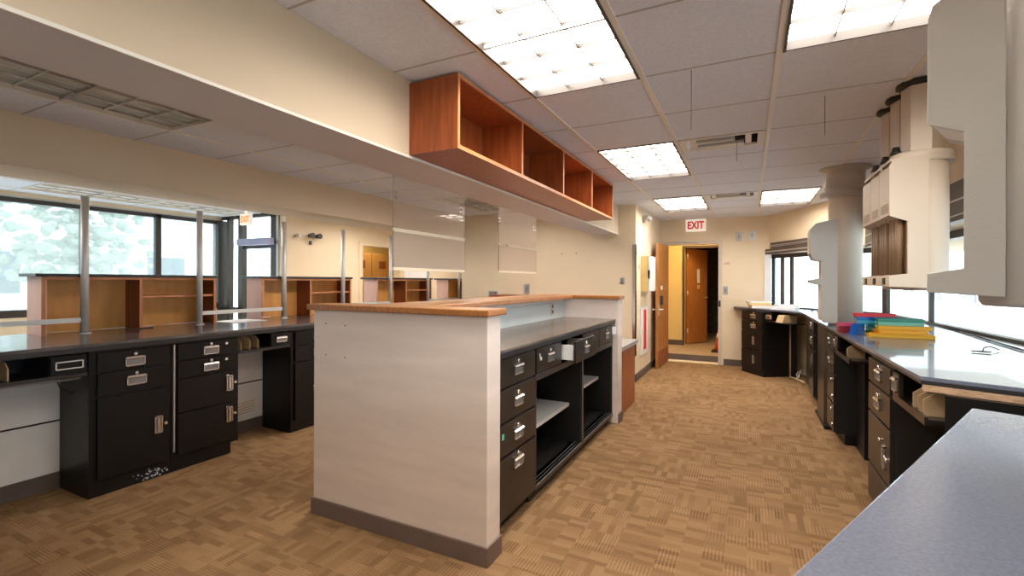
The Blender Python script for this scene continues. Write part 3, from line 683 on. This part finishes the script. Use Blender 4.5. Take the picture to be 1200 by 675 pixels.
t = thing('wall_panel_box', 'tan steel box with a white door strip on the side wall beside the open door', 'panel box', (-1.36, 6.80, 1.22), PI / 2)
box(0, .46, -.10, 0, 0, .50).build('body', 'manila', t); box(.0, .46, -.125, -.105, 0, .50).build('door', 'white', t); box(.0, .015, -.127, -.1, .18, .30).build('latch', 'dark', t)
t = thing('extinguisher_cabinet', 'white recessed fire extinguisher cabinet with a red vertical strip on the side wall', 'extinguisher cabinet', (-1.36, 6.80, .33), PI / 2)
box(-.05, .44, -.02, 0, -.02, .66).build('door', 'white', t, bevel=.003); box(.13, .30, -.026, -.02, .05, .62).build('red_strip', 'red', t); box(.10, .12, -.03, -.02, .28, .34).build('latch', 'alu', t)

# ---------------------------------------------------------------- end wall, doors, exit sign
t = thing('exit_sign', 'white exit sign with red letters above the doorway on the end wall', 'exit sign', (-.78, 8.44, 2.20))
box(-.155, .155, -.05, 0, 0, .195).build('case', 'signwhite', t, bevel=.004); text('EXIT', .17, .003, 'signred', t, (0, -.053, .095), (PI / 2, 0, 0)).scale = (.74, 1, 1)
b = B().box(JR, JR + .055, 8.425, 8.44, 0, DT + .055).box(JL - .055, JL, 8.425, 8.44, 0, DT + .055).box(JL, JR, 8.425, 8.44, DT, DT + .055)
fr = struct(b.build('door_1', 'beige'))
t = thing('wooden_door', 'oak door standing open into the room at the left of the exit doorway', 'door', (JL + .005, 8.42, .012), -PI / 2 - .03)
box(0, .86, -.022, .022, 0, 1.955).build('leaf', 'door', t, bevel=.002)
box(.02, .84, .022, .024, .0, .26).box(.02, .84, -.024, -.022, 0, .26).build('kick_plate', 'mapledark', t)
box(.79, .85, -.0235, .0235, .82, 1.0).build('lock_plate', 'steel', t)
for s_ in (-1, 1): B().tube((.82, s_ * .022, .91), (.82, s_ * .07, .91), .012).tube((.82, s_ * .065, .91), (.72, s_ * .065, .91), .010).build('handle', 'steel', t)
B().m('white').box(.55, .68, .022, .026, 1.22, 1.28).m('dark').box(.60, .72, .022, .045, .98, 1.12).build('notice', None, t)
tag(B().path([(-1.1, 8.40, 2.03), (-.95, 8.38, 2.035), (-.72, 8.41, 2.02)], .010).build('door_closer', 'steel'), 'thin door closer arm above the exit doorway', 'door closer')
plate('upper left steel plate beside the exit sign', 'plate', (-.125, 8.44, 2.09), 0, .10, .14)
plate('upper right steel plate beside the exit sign', 'plate', (.06, 8.44, 2.10), 0, .09, .14)
plate('steel light switch right of the exit doorway', 'switch', (-.355 + .03, 8.44, 1.22), 0, .075, .14)
tag(B().blob((-.30, 8.437, 1.66), .05, (1, .05, .45), 2, .2).build('wall_scar', 'mauve'), 'small brown scar on the end wall between the plates and the switch', 'scar')
tag(box(JR + .005, JR + .035, 8.41, 8.425, .95, 1.05).build('strike_plate', 'dark'), 'black strike plate on the exit door frame', 'strike plate')
# hall beyond: low step, yellow walls, second door
struct(box(-1.7, .2, 8.60, 10.1, 0, .10).build('floor_hall', 'hallfloor')); struct(box(JL, JR, 8.40, 8.6, 0.0, .010).build('trim_10', 'paint')); struct(box(JL - .3, JR + .3, 8.585, 8.6001, 0, .11).build('baseboard_hall', 'basegrey'))
struct(box(-1.9, -1.7, 8.6, 10.1, 0, 2.52).build('wall_hall_left', 'yellowwall')); struct(box(.18, .32, 8.6, 12.5, 0, 2.52).build('wall_hall_right', 'yellowwall'))
DX0, DX1 = -1.12, -.47
b = B().box(-1.7, DX0, 9.9, 10.05, 0, 2.52).box(DX1 + .02, .18, 9.9, 10.05, 0, 2.52).box(DX0, DX1 + .02, 9.9, 10.05, 2.03, 2.52)
struct(b.build('wall_hall_back', 'yellowwall')); struct(B().box(-1.7, DX0 - .04, 9.885, 9.9, .1, .20).build('baseboard_hall_back', 'basegrey'))
struct(B().box(DX0 - .04, DX0, 9.88, 9.9, .1, 2.07).box(DX0, DX1, 9.88, 9.9, 2.03, 2.07).build('door_2', 'brown'))
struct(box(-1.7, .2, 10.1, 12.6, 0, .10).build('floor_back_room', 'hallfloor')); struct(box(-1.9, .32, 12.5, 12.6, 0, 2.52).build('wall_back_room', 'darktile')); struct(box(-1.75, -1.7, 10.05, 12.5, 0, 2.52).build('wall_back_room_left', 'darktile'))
t = thing('wooden_door', 'second oak door with a small notice, half open beyond the hall', 'door', (DX0 + .015, 10.07, .115), 1.0)
box(0, .62, -.02, .02, 0, 1.90).build('leaf', 'door', t, bevel=.002); box(.30, .38, -.024, -.02, 1.22, 1.50).build('notice', 'paper', t); box(.30, .38, -.024, -.02, 1.10, 1.18).build('label_plate', 'manila', t)
B().tube((.57, -.02, .92), (.57, -.07, .92), .011).tube((.57, -.065, .92), (.47, -.065, .92), .009).build('handle', 'steel', t)
for z in (.2, .95, 1.7): B().tube((.0, -.028, z), (.0, -.028, z + .1), .012).build('hinge', 'steel', t)
t = thing('traffic_cone', 'orange traffic cone at the right side of the hall doorway', 'cone', (-.44, 9.25, .10))
B().box(-.14, .14, -.14, .14, 0, .025).build('base', 'rubber', t); B().lathe([(.10, .025), (.02, .48)], seg=20).build('body', 'cone', t)
B().lathe([(.066, .24), (.049, .33)], seg=20).build('band', 'paper', t)
lt = bpy.data.lights.new('hall_light', 'AREA'); lt.energy = 13; lt.size = .6; lt.color = (1, .72, .38); lo = bpy.data.objects.new('hall_light', lt); C.objects.link(lo); lo.location = (-.75, 9.2, 2.45)
struct(box(-1.7, .3, 8.6, 12.5, 2.46, 2.5).build('ceiling', 'tile'))

# ---------------------------------------------------------------- right counter run
t = thing('counter_worktop', 'long dark laminate worktop with a raw plywood end under the right windows', 'worktop')
cp = [(-.20, 8.30), (.61, 7.29), (.632, 7.1), (.645, 2.527), (.919, 2.416), (1.5, 2.18), (1.60, 2.30), (1.48, 7.18), (.40, 8.36), (.33, 8.38), (-.20, 8.42)]
B().m('topblue').prism(cp, .949, .965).build('top', None, t)
B().m('edge').prism([(x + (.003 if x < 1 else 0), y) for x, y in cp], .932, .9488).build('edge', None, t)
B().m('ply').prism([(.652, 2.526), (.919, 2.418), (1.5, 2.182), (1.5, 2.22), (.93, 2.46), (.67, 2.56)], .905, .9318).build('plywood_edge', None, t)
# near slab
cp2 = [(-.53, -.52), (.628, 1.961), (1.38, 1.61), (1.45, 1.44), (.59, -.40), (.34, -.92)]
t = thing('counter_worktop', 'blue-grey laminate worktop filling the lower right corner of the photo', 'worktop')
B().m('topblue').prism(cp2, .949, .965).build('top', None, t, bevel=.004); B().m('edge').prism(cp2, .925, .9488).build('edge', None, t)
t = thing('base_cabinet', 'black base cabinet under the near right worktop', 'cabinet')
cc = [(-.33, -.50), (.66, 1.86), (1.32, 1.56), (1.40, 1.42), (.56, -.40), (.30, -.85)]
B().prism(cc, .08, .924).build('body', 'blackbrown', t); B().prism([(x * .9 + .07, y * .9 + .05) for x, y in cc], 0, .08).build('plinth', 'black', t)
# cabinets facing -X: rz=-90: local x -> -Y, -y -> -X
RX = .668
def rcab(lab, yfar, L, mt='blackbrown', depth=.55, name='drawer_cabinet', z0=.085, x=RX):
    t = thing(name, lab, 'cabinet', (x, yfar, 0), -PI / 2)
    box(0, L, 0, depth, z0, .93).build('body', 'blackin', t); box(0, L, .06, depth, 0, z0).build('plinth', 'black', t)
    return t
t = rcab('dark four-drawer cabinet near the plywood-edged end of the right worktop', 3.50, .50)
drawer(t, .01, .49, .775, .915, 'blackbrown', hx=.55); drawer(t, .01, .49, .605, .768, 'blackbrown', hx=.5)
d = drawer(t, .01, .49, .30, .597, 'blackbrown', 'vert', hx=.8, hz=.45); lock(d, .30, .50, -.018, .010); drawer(t, .01, .49, .09, .292, 'blackbrown', None, lk=False)
t = thing('kneehole_tray', 'tray with tan card dividers beside the plywood-edged end of the worktop', 'tray', (RX, 2.985, 0), -PI / 2)
box(0, .475, 0, .40, .775, .79).build('shelf_board', 'blackbrown', t); box(0, .475, -.012, 0, .765, .80).build('front_rail', 'blackbrown', t); drawer(t, .02, .13, .80, .915, 'blackbrown', lk=False, w=.07, h=.07)
for i in range(3): B().prism([(.0, .792), (.0, .86), (.05, .90), (.16, .90), (.16, .792)], .27 + i * .07, .276 + i * .07, 'x').build('divider', 'tan', t)
# black panel beneath the angled plywood end
mx, n = along((.70, 2.445), (1.5, 2.13))
tag(B().box(.0, n, .02, .05, .70, .904, mx).box(.35, .38, .02, .05, .0, .70, mx).build('modesty_panel', 'black'), 'black panel under the plywood-edged end of the right worktop', 'panel')
t = thing('base_cabinet', 'black box of the kneehole between the coin trays and the plywood end', 'cabinet', (.80, 4.42, 0), -PI / 2)
box(-.30, 0, 0, .6, 0, .93).build('body', 'black', t)
for z in (.84,): lock(t, -.02, z, 0)
t = thing('kneehole_tray', 'tray with a tan divider between the two middle drawer cabinets of the right counter', 'tray', (RX, 4.75, 0), -PI / 2)
box(0, .62, 0, .12, .775, .79).build('shelf_board', 'blackbrown', t); box(0, .62, -.012, 0, .765, .80).build('front_rail', 'blackbrown', t); drawer(t, .02, .16, .80, .915, 'blackbrown', lk=False, w=.07, h=.07)
B().prism([(.0, .792), (.0, .86), (.05, .90), (.11, .90), (.11, .792)], .45, .47, 'x').build('divider', 'tan', t)
t = rcab('dark drawer cabinet beside the hanging column on the right counter', 5.14, .38)
for z0, z1, k in ((.775, .915, 'label'), (.58, .768, 'label'), (.33, .572, 'knob'), (.09, .322, 'knob')):
    d = drawer(t, .01, .37, z0, z1, 'blackbrown', k if k == 'label' else None, lk=False)
    if k == 'knob': lock(d, .28, z1 - .05, -.018, .014); lock(d, .33, z0 + .06, -.018, .014)
t = thing('pillar_casing', 'dark rounded service casing between drawer cabinets under the right counter', 'casing', (.64, 5.82, 0), -PI / 2)
B().prism([(0, .08), (.06, .01), (.14, .0), (.56, .0), (.63, .04), (.66, .1), (.66, .5), (0, .5)], 0, .93).build('body', 'blackbrown', t); box(-.005, .64, -.005, .3, 0, .03).build('base', 'black', t)
t = rcab('narrow drawer cabinet farther along the right counter', 6.60, .48)
for z0, z1 in ((.775, .915), (.605, .768), (.35, .597), (.09, .342)): drawer(t, .01, .47, z0, z1, 'blackbrown', 'label' if z0 > .6 else 'vert', hx=.6, lk=z0 > .6)
t = rcab('plain black cabinet at the inner corner of the right counter', 7.04, .36, 'black', name='base_cabinet')
# far angled cabinets: from (-.06,7.99) to (.22,7.59)
ang = math.atan2(7.587 - 7.987, .218 + .057)
t = thing('drawer_cabinet', 'black drawer cabinet at the far angled end of the right counter', 'cabinet', (-.075, 8.02, 0), ang)
box(0, .50, 0, .40, .0, .93).build('body', 'black', t)
for z0, z1 in ((.79, .92), (.64, .782), (.37, .632), (.09, .362)):
    drawer(t, .01, .49, z0, z1, 'black', 'label' if z0 > .6 else 'vert', hx=.6, lk=z0 > .6)
t = thing('kneehole_tray', 'tray with tan papers under the far angled end of the right counter', 'tray', (.21, 7.60, 0), ang)
box(.0, .48, .02, .30, .79, .80).build('shelf_board', 'black', t); drawer(t, .0, .12, .81, .92, 'black', lk=False, yb=.04); B().prism([(.05, .802), (.09, .90), (.28, .90), (.28, .802)], .17, .30, 'x').build('divider', 'tan', t)
t = thing('base_cabinet', 'black cabinet forming the side of the far kneehole', 'cabinet', (.51, 7.82, 0), 0)
box(0, .12, 0, .15, 0, .78).build('body', 'black', t)
tag(B().tube((.54, 7.72, .0), (.54, 7.72, .80), .010).tube((.54, 7.72, .02), (.68, 7.35, .02), .012).build('wood_strip', 'tan'), 'pale upright strip in the far kneehole', 'strip')
tag(B().path([(.62, 7.6, .01), (.60, 7.5, .10), (.66, 7.55, .16), (.61, 7.42, .05), (.66, 7.6, .03)], .008).build('cable_bundle', 'alu'), 'tangle of grey cables on the floor of the far kneehole', 'cables')

# ---------------------------------------------------------------- hanging pneumatic tube terminals
def terminal(lab, loc, rz, W=.20, mt='beige', group=None):
    # local x: depth from the front face, y: width
    t = thing('tube_terminal', lab, 'tube terminal', loc, rz, group)
    prof = [(0, 1.955), (.012, 1.985), (.05, 2.0), (.16, 2.0), (.16, 1.33), (.0, 1.335), (.0, 1.392), (.075, 1.402), (.075, 1.672), (.005, 1.70), (0, 1.705)]
    for s_ in (-1, 1):
        B().prism(prof, s_ * W / 2, s_ * (W / 2 - .012), 'y').build('side_panel', mt, t)
    B().box(0, .006, -W / 2 + .012, W / 2 - .012, 1.706, 1.96).box(.005, .16, -W / 2 + .012, W / 2 - .012, 1.985, 1.998).build('front_cover', mt, t)
    B().prism([(.002, 1.706), (.078, 1.676), (.078, 1.69), (.006, 1.716)], -W / 2 + .012, W / 2 - .012, 'y').build('underside', 'beigegrey', t)
    b = B()
    for k in range(5): b.box(-.0015, .0, -W / 2 + .025, W / 2 - .04, 1.725 + k * .010, 1.729 + k * .010)
    b.build('grille', 'beigedark', t)
    B().box(.0, .075, -W / 2 + .012, W / 2 - .012, 1.335, 1.39).build('shelf', mt, t); box(-.003, .0, -.025, .03, 1.345, 1.38).build('button', 'rubber', t)
    B().tube((.052, -.055, 1.39), (.052, -.055, 1.69), .017).tube((.052, .0, 1.39), (.052, .0, 1.69), .017).tube((.052, .055, 1.39), (.052, .055, 1.69), .017).box(.072, .088, -W / 2 + .012, W / 2 - .012, 1.39, 1.69).build('inner_tube', 'beigedark', t)
    B().lathe([(.088, 1.315), (.093, 1.33), (.093, 1.985)], .172, 0, 28, 1.04).build('housing', mt, t)
    B().lathe([(.132, 1.975), (.134, 1.985), (.134, 2.02), (.128, 2.032), (.06, 2.035)], .155, 0, 28, .755).build('housing_cap', mt, t)
    B().tube((.155, 0, 2.03), (.155, 0, CH - .004), .083, seg=6, smooth=False).build('hexagonal_tube', mt, t)
    B().lathe([(.090, CH - .03), (.110, CH - .02), (.104, CH - .002)], .155, 0, 12, .92).build('collar', 'rubber', t)
    B().lathe([(.028, 2.03), (.020, 2.05), (.016, 2.07)], .045, -.02, 12).build('cable_gland', 'rubber', t)
    return t
u = terminal('nearest of the three beige tube terminals hanging in a row, with its side facing us', (.655, 3.16, 0), 0, .205, 'beige', 'tube terminals hanging in a row')
dup(u, (.655, 3.372, 0), 'middle one of the three beige tube terminals hanging in a row')
dup(u, (.655, 3.584, 0), 'farthest of the three beige tube terminals hanging in a row')
# near terminal over the corner slab
ang2 = math.radians(-25)
dx, dy = math.cos(ang2), math.sin(ang2)
PX, PY = .346, 1.313
nl = thing('tube_terminal', 'big grey-beige tube terminal cut off by the right edge of the photo', 'tube terminal', (PX - dy * .1 * 1, PY + dx * .1, 0), ang2)
prof = [(0, 1.925), (.008, 1.952), (.03, 1.965), (.118, 1.968), (.118, 1.328), (.0, 1.335), (.0, 1.376), (.058, 1.386), (.058, 1.668), (.004, 1.695), (0, 1.70)]
W = .20
for s_ in (-1, 1): B().prism(prof, s_ * W / 2, s_ * (W / 2 - .010), 'y').build('side_panel', 'beigegrey', nl, bevel=.002)
B().box(0, .006, -W / 2 + .010, W / 2 - .010, 1.703, 1.93).build('front_cover', 'beigegrey', nl)
B().prism([(.002, 1.702), (.07, 1.672), (.07, 1.685), (.006, 1.712)], -W / 2 + .010, W / 2 - .010, 'y').build('underside', 'white', nl)
B().box(.0, .058, -W / 2 + .010, W / 2 - .010, 1.335, 1.376).build('shelf', 'beigegrey', nl)
B().lathe([(.095, 1.308), (.102, 1.318), (.102, 2.0), (.09, 2.01)], .17, 0, 32).build('housing', 'beigegrey', nl)
B().tube((.17, 0, 2.0), (.17, 0, CH - .003), .08, seg=6, smooth=False).build('hexagonal_tube', 'beigegrey', nl)
B().lathe([(.085, CH - .03), (.10, CH - .02), (.095, CH - .002)], .17, 0, 12).build('collar', 'rubber', nl)
# far terminal on its full-height column
t = thing('tube_terminal', 'far tube terminal on a thick round column standing on the counter', 'tube terminal', (.60, 5.24, .965))
B().lathe([(.132, 0), (.132, 1.16), (.136, 1.17)], .20, 0, 32).build('column', 'beige', t)
B().lathe([(.14, 1.17), (.20, 1.18), (.20, 1.215), (.15, 1.225), (.165, 1.25), (.165, 1.265), (.15, 1.27), (.15, 1.40), (.165, 1.41), (.205, 1.43), (.205, 1.437)], .20, 0, 32).build('collar', 'beigegrey', t)
pf = [(-.06, .60), (-.085, .66), (-.085, .88), (-.04, .935), (.10, .965), (.16, .965), (.16, .02), (.04, .02), (.0, .05), (.0, .365), (-.085, .385), (-.085, .41), (.005, .43), (.005, .585)]
B().prism(pf, -.11, -.085, 'y').prism(pf, .11, .085, 'y').build('side_panel', 'beigegrey', t, bevel=.003)
B().box(-.082, -.07, -.085, .085, .66, .88).box(.03, .045, -.085, .085, .02, .93).box(-.082, .03, -.085, .085, .385, .41).box(.0, .03, -.085, .085, .04, .36).build('front_cover', 'beigegrey', t)
B().box(-.09, -.08, -.03, .03, .39, .41).build('button', 'rubber', t)

# ---------------------------------------------------------------- coin trays, binders, cables on the right counter
def tray(lab, mt, loc, rz, L=.30, W=.05, H_=.026, tilt=0):
    t = thing('coin_tray', lab, 'coin tray', loc, rz, 'coloured plastic coin trays')
    t.rotation_euler = (0, tilt, rz)
    b = B().box(-L / 2, L / 2, -W / 2, W / 2, 0, .003).box(-L / 2, L / 2, -W / 2, -W / 2 + .004, .003, H_).box(-L / 2, L / 2, W / 2 - .004, W / 2, .003, H_).box(-L / 2, -L / 2 + .004, -W / 2 + .004, W / 2 - .004, .003, H_).box(L / 2 - .004, L / 2, -W / 2 + .004, W / 2 - .004, .003, H_)
    b.box(-L / 2 - .012, -L / 2, -W / 2 + .008, W / 2 - .008, H_ - .006, H_)
    b.build('body', mt, t, bevel=.001)
    r = B()
    for k in range(1, 5): r.box(-L / 2 + L * k / 5 - .0015, -L / 2 + L * k / 5 + .0015, -W / 2 + .004, W / 2 - .004, .003, H_ - .006)
    r.build('rib', mt, t)
    return t
cz = .9655
base = Vector((1.06, 4.30, cz))
view = .10
def P(dx, dy, dz): return (.86 + dx, 4.22 + dy, cz + dz)
tr = [
 ('lowest front yellow coin tray', 'yellow', P(.10, -.035, 0), view, .38), ('orange-yellow coin tray lying behind the lowest one', 'orangep', P(.11, .04, 0), view, .34), ('rearmost lowest orange-yellow coin tray', 'orangep', P(.12, .11, 0), view, .30),
 ('second-layer yellow coin tray', 'yellow', P(.12, .0, .0265), view, .28), ('second-layer orange-yellow coin tray', 'orangep', P(.12, .075, .0265), view, .30),
 ('top yellow coin tray of the front stack', 'yellow', P(.135, .035, .053), view, .31), ('mint green coin tray on the yellow stack', 'mint', P(.13, .10, .053), view, .27),
 ('mint coin tray directly under the dark green one', 'mint', P(.12, .07, .0795), view, .27),
 ('dark green coin tray on top of the stack', 'green', P(.12, .075, .106), view, .27), ('cyan coin tray behind the dark green one', 'cyan', P(.0, .16, .0795), view, .24),
 ('blue coin tray under the red one', 'blue', P(.0, .16, .106), view, .25), ('red coin tray on the very top', 'red', P(-.01, .16, .1325), view, .25),
 ('pink coin tray sticking out at the left', 'pink', P(-.15, .21, .053), view, .16), ('dark red coin tray at the left of the pile', 'dkred', P(-.15, .21, .0265), view, .15), ('dark red coin tray lying low at the left', 'dkred', P(-.17, .21, 0), view, .12),
 ('dark green coin tray at the bottom behind the blue ones', 'green', P(.01, .21, 0), view, .14), ('teal coin tray in the middle of the pile', 'mint', P(.01, .21, .0265), view, .12), ('cyan coin tray in the middle of the pile', 'cyan', P(.01, .21, .053), view, .12)]
for lab, mt, loc, rz, L in tr: tray(lab, mt, loc, rz, L)
for i, (dx_, dy_, dz_, lab) in enumerate(((-.125, .115, .0, 'lower shiny blue coin tray at the front left of the pile'), (-.12, .118, .0265, 'middle shiny blue coin tray at the front left of the pile'), (-.115, .12, .053, 'upper shiny blue coin tray at the front left of the pile'))): tray(lab, 'blue', P(dx_, dy_, dz_), .9 + .1 * i, .09, .06)
# window-side cables
tag(B().path([(1.55, 5.9, .972), (1.50, 4.9, .972), (1.44, 4.2, .972), (1.41, 3.75, .972), (1.40, 3.1, .972), (1.42, 2.75, .972)], .006).build('cable', 'rubber'), 'black cable running along the back of the right worktop by the window', 'cable')
tag(B().path([(1.18, 3.55, .972), (1.21, 3.62, .985), (1.25, 3.66, .99), (1.29, 3.66, .972)], .003).path([(1.13, 3.54, .972), (1.21, 3.53, .972)], .004).build('cable_clip', 'rubber'), 'small black wire loop on the right worktop', 'wire')
tag(B().path([(1.13, 2.86, .975), (1.2, 2.80, .970), (1.35, 2.72, .969), (1.5, 2.62, .969)], .0045).tube((1.10, 2.88, .976), (1.14, 2.86, .976), .009).build('plug_lead', 'rubber'), 'short black plug lead near the right edge of the worktop', 'lead')
# binders and papers at the far end
def flat(lab, cat, name, mt, x, y, z, w, d, h, rz, cover=None):
    t = thing(name, lab, cat, (x, y, z), rz)
    box(-w / 2, w / 2, -d / 2, d / 2, .002, h - .002).build('pages', mt, t); box(-w / 2 - .003, w / 2 + .003, -d / 2 - .003, d / 2 + .003, h - .002, h).box(-w / 2 - .003, w / 2 + .003, -d / 2 - .003, d / 2 + .003, 0, .002).build('cover', cover or mt, t); return t
flat('thick tan binder at the left of the far counter end', 'binder', 'binder', 'paper', .18, 8.05, cz, .30, .26, .045, .2, 'manila')
flat('tan folder on the thick binder', 'folder', 'folder', 'manila', .15, 8.06, cz + .046, .29, .24, .03, .1)
flat('white paper stack on top of the folders', 'papers', 'paper_stack', 'paper', .15, 8.10, cz + .077, .30, .22, .02, .3)
flat('white ring binder lying right of the tan one', 'binder', 'binder', 'paper', .48, 7.80, cz, .30, .27, .03, -.3, 'white')
flat('open white paper stack beside the ring binder', 'papers', 'paper_stack', 'paper', .50, 7.82, cz + .032, .26, .22, .035, .2, 'white')
tag(B().path([(.78, 7.62, .975), (.83, 7.55, .99), (.88, 7.6, .975), (.84, 7.5, .97)], .010).build('headset_cord', 'rubber'), 'small dark coiled cord on the far counter by the window', 'cord')
